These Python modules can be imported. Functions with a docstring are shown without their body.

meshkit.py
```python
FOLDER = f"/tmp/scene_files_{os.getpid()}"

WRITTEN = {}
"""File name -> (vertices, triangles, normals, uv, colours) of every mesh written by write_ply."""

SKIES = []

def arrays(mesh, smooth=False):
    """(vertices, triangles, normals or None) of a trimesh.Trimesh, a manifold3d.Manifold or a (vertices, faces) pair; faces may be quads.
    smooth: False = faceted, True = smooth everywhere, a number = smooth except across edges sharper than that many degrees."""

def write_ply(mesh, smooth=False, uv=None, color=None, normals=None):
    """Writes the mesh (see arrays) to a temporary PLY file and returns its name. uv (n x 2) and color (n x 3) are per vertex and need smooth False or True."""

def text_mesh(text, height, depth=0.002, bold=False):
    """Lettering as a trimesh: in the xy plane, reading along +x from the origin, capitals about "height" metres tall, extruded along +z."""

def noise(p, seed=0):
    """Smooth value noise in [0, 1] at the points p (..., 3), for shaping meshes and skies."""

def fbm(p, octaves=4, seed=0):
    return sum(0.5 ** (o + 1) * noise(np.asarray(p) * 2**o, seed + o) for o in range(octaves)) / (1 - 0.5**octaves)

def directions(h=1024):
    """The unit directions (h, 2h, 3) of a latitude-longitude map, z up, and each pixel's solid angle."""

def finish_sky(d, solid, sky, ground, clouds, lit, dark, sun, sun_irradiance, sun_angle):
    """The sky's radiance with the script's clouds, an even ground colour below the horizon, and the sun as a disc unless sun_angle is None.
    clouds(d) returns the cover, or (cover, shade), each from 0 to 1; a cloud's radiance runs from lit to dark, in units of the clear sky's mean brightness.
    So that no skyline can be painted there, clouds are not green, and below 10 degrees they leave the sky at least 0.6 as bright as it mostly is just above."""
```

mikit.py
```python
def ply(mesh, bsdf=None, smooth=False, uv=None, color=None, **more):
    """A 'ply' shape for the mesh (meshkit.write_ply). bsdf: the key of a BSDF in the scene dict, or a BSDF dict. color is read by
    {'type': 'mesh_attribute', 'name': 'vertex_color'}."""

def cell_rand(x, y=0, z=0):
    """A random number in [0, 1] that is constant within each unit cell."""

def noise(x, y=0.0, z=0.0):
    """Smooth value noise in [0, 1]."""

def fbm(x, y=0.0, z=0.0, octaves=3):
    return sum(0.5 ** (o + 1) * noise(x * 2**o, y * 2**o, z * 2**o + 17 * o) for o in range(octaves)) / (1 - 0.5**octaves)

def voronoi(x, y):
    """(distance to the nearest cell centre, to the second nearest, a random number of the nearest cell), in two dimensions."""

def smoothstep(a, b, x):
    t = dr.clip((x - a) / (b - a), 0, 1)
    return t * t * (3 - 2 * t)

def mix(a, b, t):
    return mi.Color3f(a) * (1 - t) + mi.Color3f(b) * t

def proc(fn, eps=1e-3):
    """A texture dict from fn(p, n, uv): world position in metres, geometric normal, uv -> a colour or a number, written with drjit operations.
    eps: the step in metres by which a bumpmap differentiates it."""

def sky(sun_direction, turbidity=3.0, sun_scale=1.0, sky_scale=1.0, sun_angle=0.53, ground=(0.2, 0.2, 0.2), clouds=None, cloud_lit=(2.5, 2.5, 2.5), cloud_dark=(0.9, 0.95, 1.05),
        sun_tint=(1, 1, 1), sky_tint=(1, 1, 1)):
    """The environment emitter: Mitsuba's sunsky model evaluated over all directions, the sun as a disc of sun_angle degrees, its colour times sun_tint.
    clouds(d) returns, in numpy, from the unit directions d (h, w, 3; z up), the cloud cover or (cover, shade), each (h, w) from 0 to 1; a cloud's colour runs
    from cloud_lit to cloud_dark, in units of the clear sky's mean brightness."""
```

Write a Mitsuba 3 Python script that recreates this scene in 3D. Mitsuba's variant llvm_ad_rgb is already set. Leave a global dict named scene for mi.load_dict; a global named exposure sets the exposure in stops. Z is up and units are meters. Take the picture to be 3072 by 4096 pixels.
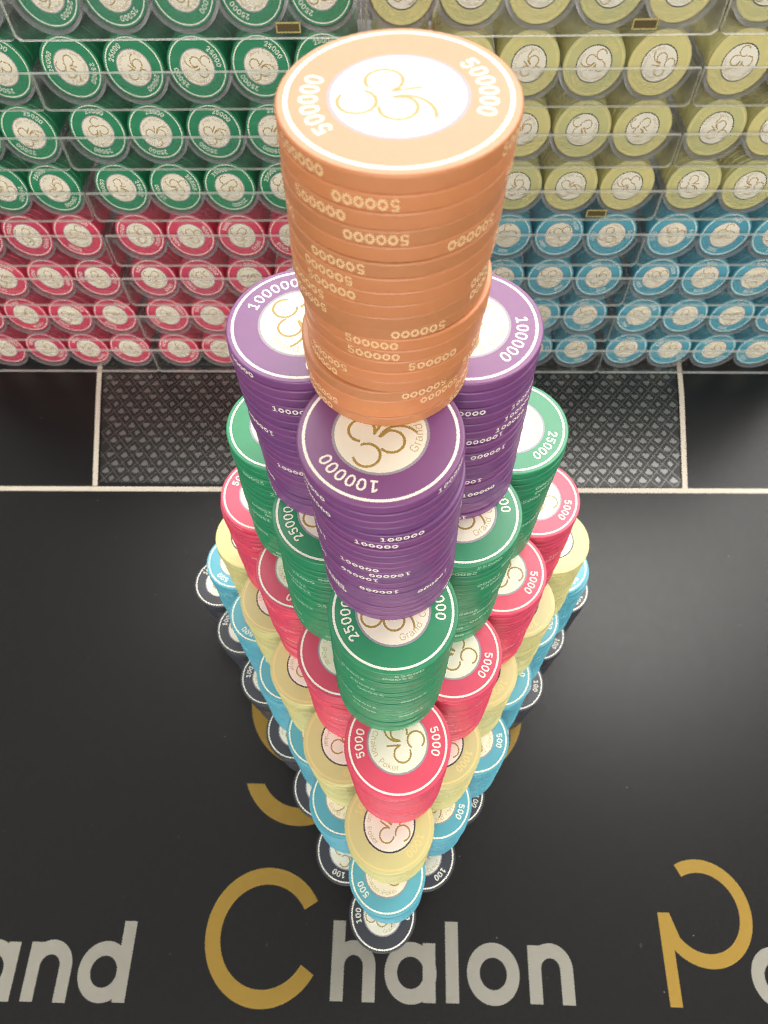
import math
import numpy as np
import trimesh
import mitsuba as mi
import mikit
import meshkit
import shapely
from shapely import affinity
from shapely.geometry import Polygon, Point, box, LineString

T = mi.ScalarTransform4f
scene, labels = {}, {}
PI = math.pi

# ------------------------------------------------------------------ camera
EYE = np.array([0.003874, -0.109900, 0.519856])
FWD = np.array([-0.028238, 0.468844, -0.882829])
UP = np.array([-0.014416, 0.882899, 0.469342])
scene['camera'] = {'type': 'thinlens', 'fov': 2 * math.degrees(math.atan(1536 / 2686.23)), 'fov_axis': 'x',
                   'to_world': T().look_at(origin=EYE.tolist(), target=(EYE + FWD).tolist(), up=UP.tolist()),
                   'aperture_radius': 0.00042, 'focus_distance': 0.21, 'near_clip': 0.01, 'far_clip': 20.0}
exposure = 0.0

# ------------------------------------------------------------------ light: ceiling lamps of the hall and its soft ambient light
def lamp(key, cx, cy, z, sx, sy, rad, label):
    scene[key] = {'type': 'rectangle', 'to_world': T().translate([cx, cy, z]).rotate([1, 0, 0], 180).scale([sx / 2, sy / 2, 1]),
                  'emitter': {'type': 'area', 'radiance': {'type': 'rgb', 'value': (rad * WARM).tolist()}}}
    labels[key] = {'label': label, 'category': 'lamp'}
WARM = np.array([1.0, 0.97, 0.92])
lamp('ceiling_lamp_001', 0.80, 0.75, 1.9, 0.6, 0.6, 14, 'small bright ceiling lamp to the right of the table, out of the picture')
lamp('ceiling_lamp_002', 0.75, 2.00, 2.0, 3.0, 2.6, 6.3, 'wide ceiling light panel beyond the chip trays, out of the picture')
lamp('ceiling_lamp_003', -0.10, -2.60, 1.7, 2.4, 1.2, 16, 'ceiling light panel behind the photographer, out of the picture')
scene['room_light'] = {'type': 'constant', 'radiance': {'type': 'rgb', 'value': (0.60 * WARM).tolist()}}

# ------------------------------------------------------------------ materials
def lin(c):
    c = np.asarray(c, float) / 255
    return np.where(c <= 0.04045, c / 12.92, ((c + 0.055) / 1.055) ** 2.4).tolist()
def mat(key, col, rough=0.4, spec=0.5, **more):
    scene[key] = {'type': 'twosided', 'bsdf': {'type': 'principled', 'base_color': {'type': 'rgb', 'value': list(col)}, 'roughness': rough, 'specular': spec, **more}}
CHIP = {'orange': (0.53, 0.208, 0.084), 'purple': (0.172, 0.058, 0.180), 'green': (0.024, 0.225, 0.102), 'red': (0.61, 0.062, 0.115),
        'yellow': (0.55, 0.515, 0.225), 'blue': (0.090, 0.34, 0.43), 'navy': (0.036, 0.038, 0.048)}
TONE = [(1.0, 1.0, 1.0), (0.90, 0.93, 0.96), (1.06, 1.03, 1.0)]    # batches of chips differ a little in tone
for c, v in CHIP.items():
    for q, tone in enumerate(TONE):
        mat(f'm_{c}_{q}', np.array(v) * tone, 0.33 + 0.03 * q, 0.55)
mat('m_print', (0.80, 0.76, 0.66), 0.42)
mat('m_print_orange', (0.74, 0.48, 0.25), 0.42)
mat('m_print_yellow', (0.66, 0.56, 0.22), 0.42)
mat('m_print_green', (0.33, 0.52, 0.36), 0.42)
mat('m_print_red', (0.74, 0.30, 0.28), 0.42)
mat('m_print_blue', (0.32, 0.62, 0.62), 0.42)
mat('m_print_navy', (0.10, 0.11, 0.13), 0.42)
scene['m_inlay'] = {'type': 'twosided', 'bsdf': {'type': 'principled', 'base_color': {'type': 'mesh_attribute', 'name': 'vertex_color'}, 'roughness': 0.38, 'specular': 0.5}}
EDGE_PRINT = {'orange': 'm_print_orange', 'purple': 'm_print', 'green': 'm_print_green', 'red': 'm_print_red', 'yellow': 'm_print_yellow', 'blue': 'm_print_blue', 'navy': 'm_print_navy'}
FACE_PRINT = {k: ('m_print_yellow' if k == 'yellow' else 'm_print') for k in CHIP}
VALUE = {'orange': '500000', 'purple': '100000', 'green': '25000', 'red': '5000', 'yellow': '1000', 'blue': '500', 'navy': '100'}

def mat_noise(p, n, uv):
    f = mikit.fbm(p.x * 900, p.y * 900, p.z * 900)
    s = mikit.smoothstep(0.985, 1.0, mikit.noise(p.x * 160 + 3, p.y * 160 + 7))
    return mikit.mix((0.004, 0.004, 0.0042), (0.0075, 0.0075, 0.0078), f) + mi.Color3f(0.10) * s * 0.4
def mat_grain(p, n, uv):
    return mikit.noise(p.x * 1400, p.y * 1400) * 0.6 + mikit.noise(p.x * 620 + 9, p.y * 620) * 0.4
scene['m_mat'] = {'type': 'twosided', 'bsdf': {'type': 'bumpmap', 'scale': 0.00003, 'tex': mikit.proc(mat_grain, 0.0002),
                  'bsdf': {'type': 'principled', 'base_color': mikit.proc(mat_noise), 'roughness': 0.34, 'specular': 0.36}}}
mat('m_line', (0.62, 0.55, 0.45), 0.45)
mat('m_letter', (0.24, 0.23, 0.195), 0.5, 0.3)
mat('m_gold', (0.265, 0.165, 0.027), 0.45, 0.3)
mat('m_suit', (0.25, 0.247, 0.243), 0.38, 0.5, metallic=0.85)
mat('m_suit_line', (0.20, 0.198, 0.195), 0.38, 0.5, metallic=0.85)
mat('m_suit_ground', (0.055, 0.055, 0.054), 0.38, 0.5, metallic=0.85)
def acrylic(key, weight, col, rough):
    scene[key] = {'type': 'blendbsdf', 'weight': weight,
                  'a': {'type': 'thindielectric', 'int_ior': 1.49},
                  'b': {'type': 'twosided', 'bsdf': {'type': 'principled', 'base_color': {'type': 'rgb', 'value': list(col)}, 'roughness': rough, 'specular': 0.6}}}
acrylic('m_acrylic', 0.018, (0.75, 0.76, 0.70), 0.25)
acrylic('m_acrylic_edge', 0.55, (0.80, 0.80, 0.74), 0.15)
acrylic('m_trough', 0.28, (0.45, 0.45, 0.46), 0.12)
mat('m_sticker', (0.42, 0.33, 0.12), 0.35)
mat('m_sticker_ink', (0.09, 0.065, 0.02), 0.4)

# ------------------------------------------------------------------ helpers
def tri2d(poly):
    """(vertices 2-D, triangles) of a polygon or multipolygon, facing up"""
    vs, fs, at = [], [], 0
    for g in getattr(poly, 'geoms', [poly]):
        if g.is_empty or g.geom_type != 'Polygon':
            continue
        v, f = trimesh.creation.triangulate_polygon(g, engine='earcut')
        a, b, c = v[f[:, 0]], v[f[:, 1]], v[f[:, 2]]
        cr = (b[:, 0] - a[:, 0]) * (c[:, 1] - a[:, 1]) - (b[:, 1] - a[:, 1]) * (c[:, 0] - a[:, 0])
        f = np.where((cr < 0)[:, None], f[:, ::-1], f)
        vs.append(v); fs.append(f + at); at += len(v)
    return np.vstack(vs), np.vstack(fs)
def flat(poly, z):
    v, f = tri2d(poly)
    return np.column_stack([v, np.full(len(v), z)]), f
def join(parts):
    vs, fs, at = [], [], 0
    for v, f in parts:
        vs.append(v); fs.append(f + at); at += len(v)
    return np.vstack(vs), np.vstack(fs)
def ring_poly(cx, cy, R, r, n=64):
    return Point(cx, cy).buffer(R, n // 4).difference(Point(cx, cy).buffer(r, n // 4))
def arc_poly(cx, cy, R, r, a0, a1, n=28):
    """annulus sector from a0 to a1 degrees"""
    t = np.radians(np.linspace(a0, a1, n))
    o = np.column_stack([cx + R * np.cos(t), cy + R * np.sin(t)])
    i = np.column_stack([cx + r * np.cos(t), cy + r * np.sin(t)])[::-1]
    return Polygon(np.vstack([o, i]))
_glyphs = {}
def glyph(text, tol, bold=True):
    """lettering as a 2-D polygon with capitals 1 high, baseline at 0"""
    k = (text, tol, bold)
    if k not in _glyphs:
        m = meshkit.text_mesh(text, 1.0, 0.1, bold)
        v, f = np.array(m.vertices), np.array(m.faces)
        up = (m.face_normals[:, 2] > 0.9)
        pieces = [Polygon(v[t][:, :2]) for t in f[up]]
        g = shapely.union_all([q for q in pieces if q.is_valid and q.area > 1e-9]).buffer(0.004).buffer(-0.004).simplify(tol)
        _glyphs[k] = g
    return _glyphs[k]
def digit_poly(text, height, pitch, tol=0.03, wide=1.0, cheap=False):
    """digits set with an even pitch, centred about x = 0, middle at y = 0"""
    out = []
    for i, ch in enumerate(text):
        if cheap and ch == '0':
            g = Point(0, 0).buffer(1, 3).difference(Point(0, 0).buffer(0.5, 2))
            g = affinity.scale(g, 0.42 * wide, 0.5, origin=(0, 0))
        else:
            g = glyph(ch, tol)
            x0, y0, x1, y1 = g.bounds
            g = affinity.translate(g, -(x0 + x1) / 2, -(y0 + y1) / 2)
            g = affinity.scale(g, wide, 1.0, origin=(0, 0))
        g = affinity.scale(g, height, height, origin=(0, 0))
        out.append(affinity.translate(g, (i - (len(text) - 1) / 2) * pitch, 0))
    return shapely.union_all(out)
def bend_flat(poly, radius, ang, z, inward=False):
    """lays lettering around a circle in the xy plane: tops outward and reading clockwise, or (inward) tops inward and reading anticlockwise"""
    v, f = tri2d(poly)
    if inward:
        a, r = ang + v[:, 0] / radius, radius - v[:, 1]
    else:
        a, r = ang - v[:, 0] / radius, radius + v[:, 1]
    return np.column_stack([r * np.cos(a), r * np.sin(a), np.full(len(v), z)]), f
def bend_edge(poly, radius, ang, zc):
    v, f = tri2d(poly)
    a = ang + v[:, 0] / radius
    return np.column_stack([radius * np.cos(a), radius * np.sin(a), zc + v[:, 1]]), f
def put(key, shape, to_world=None):
    scene[key] = {**shape, 'to_world': to_world} if to_world is not None else dict(shape)
_count = {}
def numbered(name):
    _count[name] = _count.get(name, 0) + 1
    return f'{name}_{_count[name]:03d}'
ORD = ['zeroth', 'first', 'second', 'third', 'fourth', 'fifth', 'sixth', 'seventh', 'eighth', 'ninth', 'tenth', 'eleventh', 'twelfth', 'thirteenth',
       'fourteenth', 'fifteenth', 'sixteenth', 'seventeenth', 'eighteenth', 'nineteenth', 'twentieth']

# ------------------------------------------------------------------ the table and what is printed on it
v = np.array([[-1.6, -0.45, 0], [1.6, -0.45, 0], [1.6, 1.1, 0], [-1.6, 1.1, 0]])
top = trimesh.creation.box(extents=[3.2, 1.55, 0.04]); top.apply_translation([0, 0.325, -0.02])
put('table', mikit.ply(top, 'm_mat'))
labels['table'] = {'kind': 'structure', 'label': 'black vinyl table top printed with lettering and lines', 'category': 'table'}
Z1, Z2 = 0.00012, 0.00024
def seam_y(x): return 0.1872 + 0.0116 * x
PRINT = [1.0051, 0, 0, 1.0063, 0.0001, 0.0004]
def tpart(name, poly, m, z=Z1, label=None, kind=None):
    k = 'table__' + name if 'table__' + name not in scene else 'table__' + numbered(name)
    put(k, mikit.ply(flat(affinity.affine_transform(poly, PRINT), z), m))
    if label: labels[k] = {'label': label}
    if kind: labels.setdefault(k, {})['kind'] = kind
tpart('border_line', Polygon([(x, seam_y(x) + d) for x, d in ((-1.2, -.0024), (1.2, -.0024), (1.2, .0024), (-1.2, .0024))]), 'm_line')
LV = [(-0.2732, 0.1870), (-0.2935, 0.2886), (-0.3003, 0.326), (-0.311, 0.45)]
RV = [(0.2514, 0.1905), (0.2672, 0.295), (0.2713, 0.332), (0.283, 0.45)]
for pts in (LV, RV):
    tpart('border_line', Polygon([(x - 0.0023, y) for x, y in pts] + [(x + 0.0023, y) for x, y in pts[::-1]]), 'm_line', Z2)
# card suits between the two side lines
def suit(kind):
    if kind == 0:
        return Polygon([(0, 3.7), (3.0, 0), (0, -3.7), (-3.0, 0)])
    if kind == 1:   # heart
        return shapely.union_all([Point(-1.75, 1.3).buffer(1.95, 4), Point(1.75, 1.3).buffer(1.95, 4), Polygon([(-3.5, 0.6), (3.5, 0.6), (0, -3.5)])])
    if kind == 2:   # club
        return shapely.union_all([Point(0, 1.6).buffer(1.75, 4), Point(-1.9, -0.9).buffer(1.75, 4), Point(1.9, -0.9).buffer(1.75, 4), Polygon([(0, 1.5), (1.3, -3.4), (-1.3, -3.4)])])
    g = affinity.rotate(suit(1), 180, origin=(0, 0))
    return shapely.union_all([g, Polygon([(0, 0), (1.2, -3.8), (-1.2, -3.8)])])
region = Polygon([(x + 0.0035, y + 0.0035) for x, y in LV] + [(x - 0.0035, y) for x, y in RV[::-1]]).intersection(Polygon([(-1, seam_y(-1) + .0035), (1, seam_y(1) + .0035), (1, .45), (-1, .45)]))
suits, argyle = [], []
px, py = 0.0136, 0.0083
for r in range(32):
    for c in range(-24, 24):
        x, y = -0.2601 + px * (c + 18) - (px / 2 if r % 2 else 0), 0.1952 + py * r
        y += 0.0116 * (x + 0.26)
        kinds = [(0, 3), (2, 1), (3, 0), (1, 2)][r % 4]
        g = affinity.translate(affinity.scale(suit(kinds[c % 2]), 0.00092, 0.00092, origin=(0, 0)), x, y)
        if region.contains(g):
            suits.append(g)
        if (r % 2 == 0) and c % 1 == 0:
            for sx in (1, -1):
                l = LineString([(x - px / 2 , y), (x , y + sx * py), (x + px / 2, y)]).buffer(0.00032, 1)
                l = l.intersection(region)
                if not l.is_empty: argyle.append(l)
tpart('pattern_panel', region.buffer(-0.0006), 'm_suit_ground', Z1 - 0.00006)
k = 'table__suit_lattice'
put(k, mikit.ply(flat(affinity.affine_transform(shapely.union_all(argyle), PRINT), Z1), 'm_suit_line')); labels[k] = {'kind': 'stuff', 'label': 'faint diamond lattice printed between the side lines'}
k = 'table__card_suits'
put(k, mikit.ply(join([flat(affinity.affine_transform(g, PRINT), Z2) for g in suits]), 'm_suit')); labels[k] = {'kind': 'stuff', 'label': 'grey printed card suits between the side lines'}
# lettering (mm)
def mm(g): return affinity.scale(g, 0.001, 0.001, origin=(0, 0))
def stem(x0, x1, y0, y1): return box(x0, y0, x1, y1)
def arch(x0, x1, base, top):
    R = (x1 - x0) / 2; cx = (x0 + x1) / 2; cy = top - R
    return shapely.union_all([arc_poly(cx, cy, R, R - 8.1, 0, 180), box(x1 - 8.1, base, x1, cy + .01), box(x0, base, x0 + 8.1, cy + .01)])
def tilt(g, x): return affinity.rotate(g, 1.1, origin=(x, -184))
letter_shapes = [
    ('a', shapely.union_all([ring_poly(-258.6, -173.6, 16.6, 8.6), stem(-250.2, -242.1, -190.2, -158.2)])),
    ('n', shapely.union_all([arch(-235.0, -205.8, -189.8, -156.3), stem(-235.0, -226.9, -189.8, -157.8)])),
    ('d', shapely.union_all([ring_poly(-184.6, -172.7, 16.6, 8.6), stem(-176.1, -167.9, -188.7, -144.6)])),
    ('h', shapely.union_all([arch(-38.0, -9.7, -184, -151.2), stem(-38.0, -29.9, -184, -140.5)])),
    ('a', shapely.union_all([ring_poly(12.8, -167.8, 16.6, 8.6), stem(20.6, 28.7, -183.3, -151.6)])),
    ('l', stem(35.2, 43.5, -183, -139.3)),
    ('o', ring_poly(65.5, -166.9, 16.7, 8.6)),
    ('n', shapely.union_all([arch(88, 116.3, -182, -149.5), stem(88, 96.1, -182, -150.9)])),
    ('o', ring_poly(245.2, -164.2, 16.7, 8.6)),
]
for ch, g in letter_shapes:
    tpart('letter', mm(g), 'm_letter', label=f'grey printed letter {ch}')
C_gold = arc_poly(-82.6, -150.3, 39.2, 29.2, 31.5, 328.5, 60)
tpart('letter', mm(C_gold), 'm_gold', label='large gold printed letter C')
def open_p(cx, cy, R, r, sx0, sx1, top, bottom, a0=118, a1=-141):
    t = np.radians(np.linspace(a0, a1, 48))
    o = np.column_stack([cx + R * np.cos(t), cy + R * np.sin(t)]); i = np.column_stack([cx + r * np.cos(t), cy + r * np.sin(t)])
    g = Polygon(np.vstack([o, [[sx1, top - (R - r) * 2.0]], [[sx0, top]], [[sx1, top - 0.3]], i[::-1]])).buffer(0)
    return shapely.union_all([g, box(sx0, bottom, sx1, top)])
P_gold = open_p(205.0, -129.6, 31.0, 23.0, 174.8, 182.5, -130.3, -181.1)
tpart('letter', mm(P_gold), 'm_gold', label='large gold printed letter P')
# the gold club emblem that the pyramid stands on
G_bowl = arc_poly(-60, 2, 49, 38, 75, 330, 60)
G_tail = arc_poly(-66.5, -42.8, 42.1, 30.4, 190, 300, 40)
P_emb = open_p(46, -2, 49, 38, -3, 8, 3, -70)
C_emb = arc_poly(0, 95, 47.5, 36.5, 35, 325, 60)
G_tail = G_tail.intersection(box(-200, -200, 200, -58.0))
tpart('emblem', mm(shapely.union_all([G_bowl, G_tail, P_emb, C_emb])), 'm_gold', label='gold club emblem printed under the pyramid')

dust_rng = np.random.default_rng(3)
flecks = []
for _ in range(34):
    x, y = dust_rng.uniform(-0.42, 0.42), dust_rng.uniform(-0.2, 0.3)
    m = trimesh.creation.icosphere(1, 1.0); m.apply_scale([dust_rng.uniform(.0002, .00042), dust_rng.uniform(.0002, .00036), .0001]); m.apply_translation([x, y, 0.0003])
    flecks.append((np.array(m.vertices), np.array(m.faces)))
mat('m_dust', (0.30, 0.29, 0.27), 0.8)
put('dust', mikit.ply(join(flecks), 'm_dust'))
labels['dust'] = {'kind': 'stuff', 'label': 'tiny pale dust flecks scattered on the black table', 'category': 'dust'}

# ------------------------------------------------------------------ a chip
R = 0.0195
def chip_body(t, seg, arcs=3, caps=True, e=0.00050):
    g = 0.00013      # half the hairline gap that is seen between two chips
    a = np.linspace(-PI / 2, 0, arcs + 1)
    pr = [(R - e + e * math.cos(x), e + e * math.sin(x)) for x in a] + [(R - e + e * math.cos(x), t - e + e * math.sin(x)) for x in -a[::-1]]
    pr = np.array([(r, min(max(z, g), t)) if r > R - e * 0.9 else (r, z) for r, z in pr]); n = len(pr)
    th = np.arange(seg) * 2 * PI / seg
    v = np.stack([pr[:, None, 0] * np.cos(th), pr[:, None, 0] * np.sin(th), np.broadcast_to(pr[:, None, 1], (n, seg))], -1).reshape(-1, 3)
    i, j = np.meshgrid(np.arange(n - 1), np.arange(seg), indexing='ij')
    q = np.stack([i * seg + j, i * seg + (j + 1) % seg, (i + 1) * seg + (j + 1) % seg, (i + 1) * seg + j], -1).reshape(-1, 4)
    f = np.vstack([q[:, [0, 1, 2]], q[:, [0, 2, 3]]])
    if caps:
        b = len(v); v = np.vstack([v, [[0, 0, 0], [0, 0, t]]]); j = np.arange(seg)
        f = np.vstack([f, np.stack([(j + 1) % seg, j, j * 0 + b], 1), np.stack([(n - 1) * seg + j, (n - 1) * seg + (j + 1) % seg, j * 0 + b + 1], 1)])
    return v, f
HEIGHT = [0.06569, 0.06182, 0.06652, 0.0642, 0.06516, 0.06749, 0.06696]
COLOURS = ['orange', 'purple', 'green', 'red', 'yellow', 'blue', 'navy']
THICK = {c: h / 20 for c, h in zip(COLOURS, HEIGHT)}
body, edge_print, ring_sh, number_sh, inlay_sh = {}, {}, {}, {}, {}
# the club emblem of the label in units of the label's radius
def emblem_poly(w=0.060):
    h = w / 2
    C = arc_poly(-0.06, 0.60, 0.275 + h, 0.275 - h, 42, 330, 36)
    t = np.radians(np.linspace(118, -138, 40)); cx, cy, rr = 0.37, 0.15, 0.27
    pl = [(cx + rr * math.cos(x), cy + rr * math.sin(x)) for x in t] + [(0.105, 0.07)]
    Pb = LineString(pl).buffer(h, 3, cap_style='flat', join_style='round')
    Ps = LineString([(0.10, 0.10), (0.115, -0.36)]).buffer(h, 3, cap_style='flat')
    t = np.radians(np.linspace(72, 318, 40)); cx, cy = -0.30, 0.05
    Gb = LineString([(cx + rr * math.cos(x), cy + rr * math.sin(x)) for x in t] + [(-0.045, 0.075)]).buffer(h, 3, cap_style='flat', join_style='round')
    t = np.radians(np.linspace(6, -108, 24))
    Gt = LineString([(-0.035, 0.10)] + [(cx - 0.19 + 0.46 * math.cos(x), cy - 0.06 + 0.43 * math.sin(x)) for x in t]).buffer(h, 3, cap_style='flat', join_style='round')
    return shapely.union_all([C, Pb, Ps, Gb, Gt])
RI = 0.572 * R
def inlay_mesh(t, outline, cream):
    zs = t + 0.00004
    parts, cols = [], []
    def add(m, c):
        parts.append(m); cols.append(np.tile(c, (len(m[0]), 1)))
    add(flat(Point(0, 0).buffer(RI, 16), zs), cream)
    add(flat(ring_poly(0, 0, RI * 1.014, RI * 0.955, 64), zs + 0.00003), outline)
    gold = (0.36, 0.235, 0.055)
    add(flat(affinity.scale(emblem_poly(), RI, RI, origin=(0, 0)), zs + 0.00006), gold)
    words = shapely.union_all([affinity.scale(affinity.translate(glyph('Grand  Chalon  Poker', 0.02, False), 0, 0), 1, 1, origin=(0, 0))])
    x0, _, x1, _ = words.bounds
    s = RI * 2.55 / (x1 - x0)
    words = affinity.scale(affinity.translate(words, -(x0 + x1) / 2, -0.4), s, s, origin=(0, 0))
    add(bend_flat(words, RI * 0.80, -PI / 2, zs + 0.00006, inward=True), (0.50, 0.40, 0.20))
    m = join(parts)
    return mikit.ply(m, 'm_inlay', smooth=True, color=np.vstack(cols))
CREAM = {'orange': (0.82, 0.78, 0.70), 'yellow': (0.76, 0.72, 0.60)}
for c in COLOURS:
    t = THICK[c]
    seg = 72 if c in ('orange', 'purple', 'green', 'red') else 56
    bm = chip_body(t, seg)
    body[c] = [mikit.ply(bm, f'm_{c}_{q}', smooth=50) for q in range(3)]
    s = VALUE[c]
    cheap = c not in ('orange', 'purple')
    dp = digit_poly(s, 0.62 * t, 0.00186, 0.05, 1.0, True)
    ep = [bend_edge(dp, R + 0.00003, 2 * PI * q / (3 if c == 'orange' else 2), t / 2) for q in range(3 if c == 'orange' else 2)]
    edge_print[c] = [mikit.ply(q, EDGE_PRINT[c]) for q in ep] if c in ('orange', 'purple', 'green') else [mikit.ply(join(ep), EDGE_PRINT[c])]
    ring_sh[c] = mikit.ply(flat(ring_poly(0, 0, 0.930 * R, 0.893 * R, 96), t + 0.00004), FACE_PRINT[c])
    num = digit_poly(s, 0.0029, 0.0027, 0.02, 1.0)
    number_sh[c] = [mikit.ply(bend_flat(num, 0.728 * R, a, t + 0.00004), FACE_PRINT[c]) for a in (PI / 2, -PI / 2)]
    inlay_sh[c] = inlay_mesh(t, (0.03, 0.03, 0.04) if c == 'yellow' else (0.30, 0.27, 0.30), CREAM.get(c, (0.79, 0.73, 0.59)))
tone_rng = np.random.default_rng(21)
def chip(c, M, label, group, face, prints=True):
    key = numbered(c + '_chip')
    bd = body[c][int(tone_rng.choice([0, 0, 1, 2]))]
    if not face and not prints:
        put(key, bd, M)
    else:
        put(key + '__body', bd, M)
        if prints:
            for q, sh in enumerate(edge_print[c]):
                put(key + '__edge_number' + ('' if q == 0 else f'_{q:03d}'), sh, M)
            if len(edge_print[c]) == 1: labels[key + '__edge_number'] = {'kind': 'stuff'}
        if face:
            put(key + '__label', inlay_sh[c], M)
            put(key + '__ring', ring_sh[c], M)
            put(key + '__number', number_sh[c][0], M)
            put(key + '__number_001', number_sh[c][1], M)
    labels[key] = {'label': label, 'category': 'poker chip', 'group': group}
    return key

# ------------------------------------------------------------------ the pyramid: 7 triangular layers of stacks of 20 chips
S = 0.03974
OFF = np.array([[2.26, -3.28], [-1.52, 1.31], [1.37, 3.81], [3.12, -0.18], [-0.08, -1.09], [-1.57, 3.01], [-4.55, 4.6]]) / 1000
BASE = np.array([[-2.5, 3.0], [1.0, -4.5], [-1.5, -3.7], [0.1, -4.2], [0.1, -4.2], [0.2, -5.9], [0, 0]]) / 1000   # how far a stack's foot stands from under its top
TWEAK = {(1, 1, 0): (-1.8, 0), (2, 2, 0): (0.9, 0), (4, 4, 0): (3.2, 0), (4, 0, 4): (3.0, 0), (6, 6, 0): (-6.0, 0), (6, 0, 6): (1.5, 0), (5, 0, 5): (2.5, 0), (5, 5, 0): (0.5, 0),
         (6, 5, 0): (-4.4, 0), (6, 4, 0): (-2.7, 0), (6, 3, 0): (-1.0, 0), (6, 1, 0): (-2.3, -1.0), (6, 0, 1): (3.2, -3.0), (6, 0, 2): (2.0, -2.0), (6, 0, 4): (4.0, 0), (6, 0, 5): (1.5, 0),
         (5, 1, 0): (-3.5, 0), (5, 2, 0): (1.5, 0), (5, 0, 1): (4.5, 0), (5, 0, 2): (6.0, -1.5), (5, 0, 3): (1.0, 0), (4, 0, 1): (2.0, 0), (4, 0, 2): (0.7, 0), (4, 0, 3): (1.8, 0),
         (4, 1, 0): (-1.0, 0), (4, 3, 0): (1.0, 0), (3, 0, 1): (1.2, 0), (3, 0, 2): (2.0, 0), (2, 0, 1): (1.6, 0)}
# turn of each top chip in degrees: level, steps along the left side, steps along the right side
TURN = {(0, 0, 0): 100, (1, 0, 0): 148, (1, 1, 0): 40, (1, 0, 1): 68, (2, 0, 0): 105, (2, 1, 0): 113, (2, 0, 1): 116, (2, 2, 0): 10, (2, 0, 2): 55,
        (3, 0, 0): -87, (3, 1, 0): 225, (3, 2, 0): 0, (3, 3, 0): 55, (3, 0, 1): -112, (3, 0, 2): -112, (3, 0, 3): -115,
        (4, 0, 0): -125, (4, 1, 0): -160, (4, 2, 0): 200, (4, 0, 1): -125, (4, 0, 2): -135, (4, 0, 3): 200,
        (5, 0, 0): -57, (5, 0, 1): 70, (5, 0, 2): 85, (5, 0, 3): 100, (5, 2, 0): 60, (5, 1, 0): 20, (5, 3, 0): 62,
        (6, 0, 0): 95, (6, 0, 1): 45, (6, 0, 2): 72, (6, 0, 3): 180, (6, 0, 4): 80, (6, 0, 5): 60, (6, 1, 0): 160, (6, 2, 0): 30, (6, 5, 0): 70}
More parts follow.
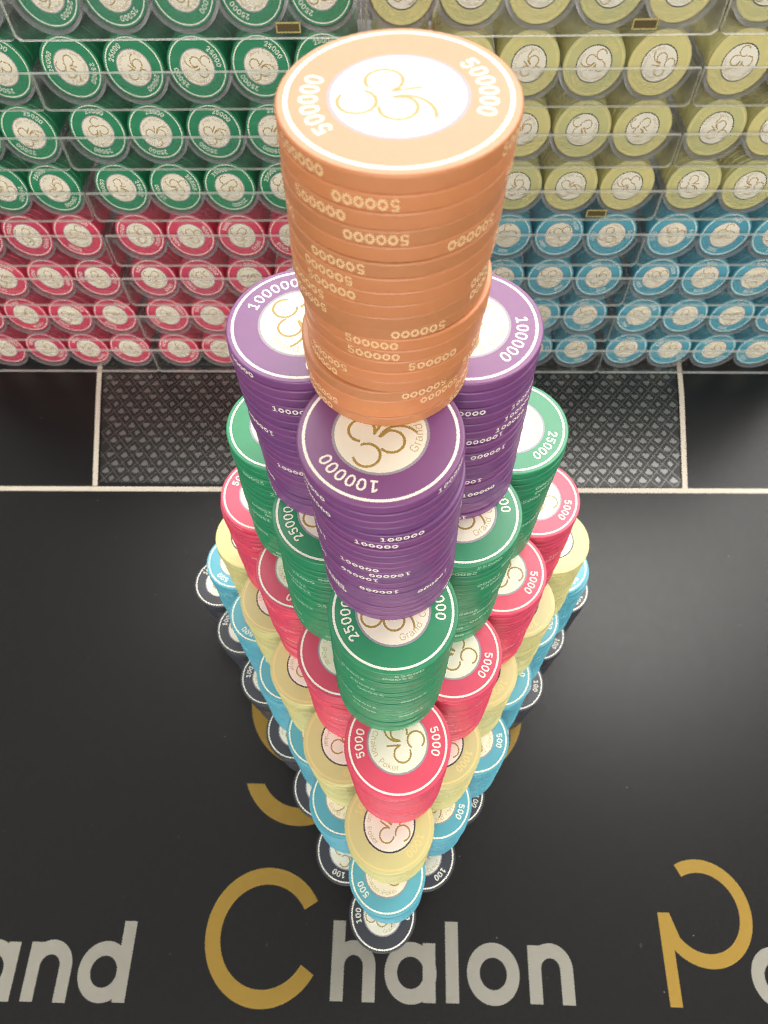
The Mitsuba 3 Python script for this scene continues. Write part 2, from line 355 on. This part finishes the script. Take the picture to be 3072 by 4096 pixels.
tops = np.array([sum(HEIGHT[k:]) for k in range(7)])
rng = np.random.default_rng(5)
hidden = {c: [] for c in COLOURS}     # what stands inside the pyramid or behind the front chips of the trays
def where(k, a, b):
    if k == 0: return 'the topmost stack'
    if a == 0 and b == 0: return f'the front {COLOURS[k]} stack'
    side = 'left' if a else 'right'; n = max(a, b)
    if n == k: return f'the back {side} corner {COLOURS[k]} stack'
    return f'the {ORD[n + 1]} {COLOURS[k]} stack along the {side} side'
def tf(x, y, z, ang, flip, t):
    m = T().translate([x, y, z]).rotate([0, 0, 1], ang)
    return m if not flip else m.translate([0, 0, t]).rotate([1, 0, 0], 180)
for k in range(7):
    c = COLOURS[k]; t = THICK[c]
    for a in range(k + 1):
        for b in range(k + 1 - a):
            visible = a == 0 or b == 0
            back = (a + b) / k if k else 0
            off = OFF[k] * (1 - 0.5 * back)
            tw = TWEAK.get((k, a, b), (0, 0))
            x = (b - a) * S / 2 + off[0] + tw[0] / 1000
            y = -k * S / math.sqrt(3) + (a + b) * S * math.sqrt(3) / 2 + off[1] + tw[1] / 1000
            drift = np.zeros(2)
            turn0 = TURN.get((k, a, b), rng.uniform(0, 360))
            for i in range(20):                     # from the top chip down
                drift = drift * 0.85 + rng.normal(0, 0.00011, 2)
                j = (rng.normal(0, 0.00010, 2) + drift if i else np.zeros(2)) + BASE[k] * i / 19
                if k == 0 and 11 <= i < 16: j = j + [0.0013, 0.0]
                if k == 1 and a == b == 0 and i >= 4: j = j + [0.0007, 0.0]
                if (k, a, b) == (5, 0, 6 - 1) and i == 0: j = j + [-0.0014, 0.0006]
                if (k, a, b) in ((3, 3, 0), (5, 1, 0), (5, 3, 0)) and i == 0: j = j + [0.0010, 0.0006]
                ang, fl = (turn0, False) if i == 0 else (rng.uniform(0, 360), rng.random() < 0.6)
                M = tf(x + j[0], y + j[1], tops[k] - (i + 1) * t, ang, fl, t)
                if visible:
                    w = where(k, a, b)
                    head = 'top chip' if i == 0 else f'{ORD[i + 1]} chip from the top'
                    lab = f'{c} {head} of {w}'
                    if i == 0 and k == 0: lab = 'orange 500000 chip on the very top, white label showing'
                    chip(c, M, lab, f'{c} chips of the pyramid', i == 0)
                else:
                    hidden[c].append(np.array(M.matrix))

# ------------------------------------------------------------------ the chip trays behind
X0, Y0, YAW, TP, CP, RP, Z0, LEAN = -0.2144, 0.3316, 0.00743, 0.21464, 0.04137, 0.04181, 0.02245, 0.0570
DX = {(0, 0): -1.2, (2, 0): 0.4, (3, 0): 2.0, (4, 0): 1.3, (5, 0): -0.3, (6, 0): -1.8, (0, 1): 1.0, (2, 1): 1.7, (3, 1): 0.9, (4, 1): 1.2, (5, 1): -0.4, (6, 1): -2.7,
      (1, 2): -0.9, (2, 2): 0.8, (3, 2): -0.3, (4, 2): 1.1, (5, 2): 1.1, (6, 2): -1.3, (7, 1): -1.6, (7, 0): -0.6}
ROWS = 8
def tray_frame(row, tray):
    x = X0 + tray * TP + DX.get((row, tray), 0.0) / 1000
    z = Z0 + row * RP
    return T().translate([x * math.cos(YAW), Y0 + x * math.sin(YAW) + LEAN * z, z]).rotate([0, 0, 1], math.degrees(YAW)).rotate([1, 0, 0], -4.0)
# in a tray's own frame: x along the row from the first tube, y away from the viewer from the chips' faces, z up from the tubes' middle
XL, XR, YF = -0.0242, 4 * CP + 0.0242, -0.0105
def tray_meshes(zt):
    out = {}
    zb = -0.0222
    panel = box(XL, zb, XR, zt).buffer(-0.004).buffer(0.004, 6)
    panel = shapely.union_all([panel, box(XL, zt - 0.008, XR, zt)])
    v, f = tri2d(panel)
    out['front_panel'] = (np.column_stack([v[:, 0], np.full(len(v), YF), v[:, 1]]), f)
    # the cut edge of the panel, 3 mm deep
    co = np.array(panel.exterior.coords)[:-1]; n = len(co)
    v = np.vstack([np.column_stack([co[:, 0], np.full(n, y), co[:, 1]]) for y in (YF - 0.0001, YF + 0.0030)])
    i = np.arange(n); j = (i + 1) % n
    out['panel_edge'] = (v, np.vstack([np.stack([i, j, j + n], 1), np.stack([i, j + n, i + n], 1)]))
    tro = shapely.union_all([arc_poly(q * CP, 0, 0.0221, 0.0201, 190, 350, 26) for q in range(5)])
    tro = shapely.union_all([tro] + [box(x - 0.0022, -0.0052, x + 0.0022, -0.0025) for x in [-0.0215, 4 * CP + 0.0215]])
    m = trimesh.creation.extrude_polygon(tro, 0.072, engine='earcut')
    m.apply_transform(np.array([[1, 0, 0, 0], [0, 0, 1, -0.0026], [0, 1, 0, 0], [0, 0, 0, 1.0]])); m.fix_normals()
    out['trough'] = (np.array(m.vertices), np.array(m.faces))
    for nm, x in (('side_wall', XL), ('side_wall_001', XR - 0.0026)):
        b = trimesh.creation.box(extents=[0.0026, 0.080, zt - zb - 0.001]); b.apply_translation([x + 0.0013, YF + 0.0032 + 0.040, (zb + zt) / 2])
        out[nm] = (np.array(b.vertices), np.array(b.faces))
    return out
def tray_shapes(zt):
    tm = tray_meshes(zt)
    return {nm: mikit.ply(m, {'front_panel': 'm_acrylic', 'panel_edge': 'm_acrylic_edge', 'trough': 'm_trough'}.get(nm, 'm_acrylic'), smooth=40 if nm == 'trough' else False) for nm, m in tm.items()}
tray_low, tray_high = tray_shapes(0.0060), tray_shapes(0.0008)
def sticker():
    b = trimesh.creation.box(extents=[0.0150, 0.0003, 0.0058]); b.apply_translation([3.5 * CP + 0.0005, YF - 0.0003, -0.0158])
    rim = box(-0.0066, -0.0020, 0.0066, 0.0020)
    v, f = tri2d(rim)
    ink = (np.column_stack([v[:, 0] + 3.5 * CP + 0.0005, np.full(len(v), YF - 0.0006), v[:, 1] - 0.0158]), f)
    return mikit.ply(b, 'm_sticker'), mikit.ply(ink, 'm_sticker_ink')
stick = sticker()
TRAYNAME = {-1: 'far left', 0: 'centre left', 1: 'centre right', 2: 'far right'}
VIS = {-1: range(0, 5), 0: range(0, 5), 1: range(0, 5), 2: range(0, 5)}
def vis_col(row, tray, col):
    """whether any of the tube's face falls into the picture"""
    X = np.array((tray_frame(row, tray) @ mi.ScalarPoint3f(col * CP, 0, 0)))
    d = X - EYE; z = d @ FWD; rt = np.cross(FWD, UP)
    u, w = 2686.23 * (d @ rt) / z, 2686.23 * (d @ UP) / z
    return abs(u) < 1536 + 170 and abs(w) < 2048 + 165
rr = np.random.default_rng(11)
tray_n = 0
for row in range(ROWS):
    for tray in (-1, 0, 1, 2):
        F = tray_frame(row, tray)
        c = ('green' if row >= 4 else 'red') if tray <= 0 else ('yellow' if row >= 4 else 'blue')
        t = THICK[c]
        key = numbered('chip_tray')
        for nm, sh in (tray_high if row >= 4 else tray_low).items():
            put(key + '__' + nm, sh, F)
        if (row, tray) in ((7, 0), (7, 1), (4, 1)):
            put(key + '__sticker', stick[0], F); put(key + '__sticker__print', stick[1], F)
            labels[key + '__sticker'] = {'label': 'small gold maker sticker with dark print'}
        labels[key] = {'label': f'clear acrylic tray of {c} chips, {ORD[row + 1]} from the bottom of the {TRAYNAME[tray]} column', 'category': 'tray', 'group': 'stacked acrylic chip trays'}
        for col in range(5):
            dy = rr.uniform(-0.0006, 0.0008)
            for i in range(20):
                # chip axis along y, face towards the viewer (-y)
                M = F @ T().translate([col * CP + rr.normal(0, 0.00012), dy + (i + 1) * t, -0.0004 + rr.normal(0, 0.0001)]).rotate([1, 0, 0], 90).rotate([0, 0, 1], float(rr.choice([0, 90, 180, 270]) + rr.normal(0, 35)) if i == 0 else 0)
                if i == 0 and vis_col(row, tray, col):
                    chip(c, M, f'{c} front chip, {ORD[col + 1]} from left in {ORD[row + 1]} tray up, {TRAYNAME[tray]} column', f'{c} chips facing front in the trays', True, False)
                else:
                    hidden[c].append(np.array(M.matrix))
for c, ms in hidden.items():
    if not ms: continue
    v, f = chip_body(THICK[c], 32, 2, False)
    v4 = np.column_stack([v, np.ones(len(v))])
    V = np.concatenate([(v4 @ m.T)[:, :3] for m in ms]); Fc = np.concatenate([f + q * len(v) for q in range(len(ms))])
    key = c + '_chips'
    put(key, mikit.ply((V, Fc), f'm_{c}_0', smooth=True))
    labels[key] = {'kind': 'stuff', 'label': f'{c} chips further back, behind the front ones of trays and pyramid', 'category': 'poker chips'}
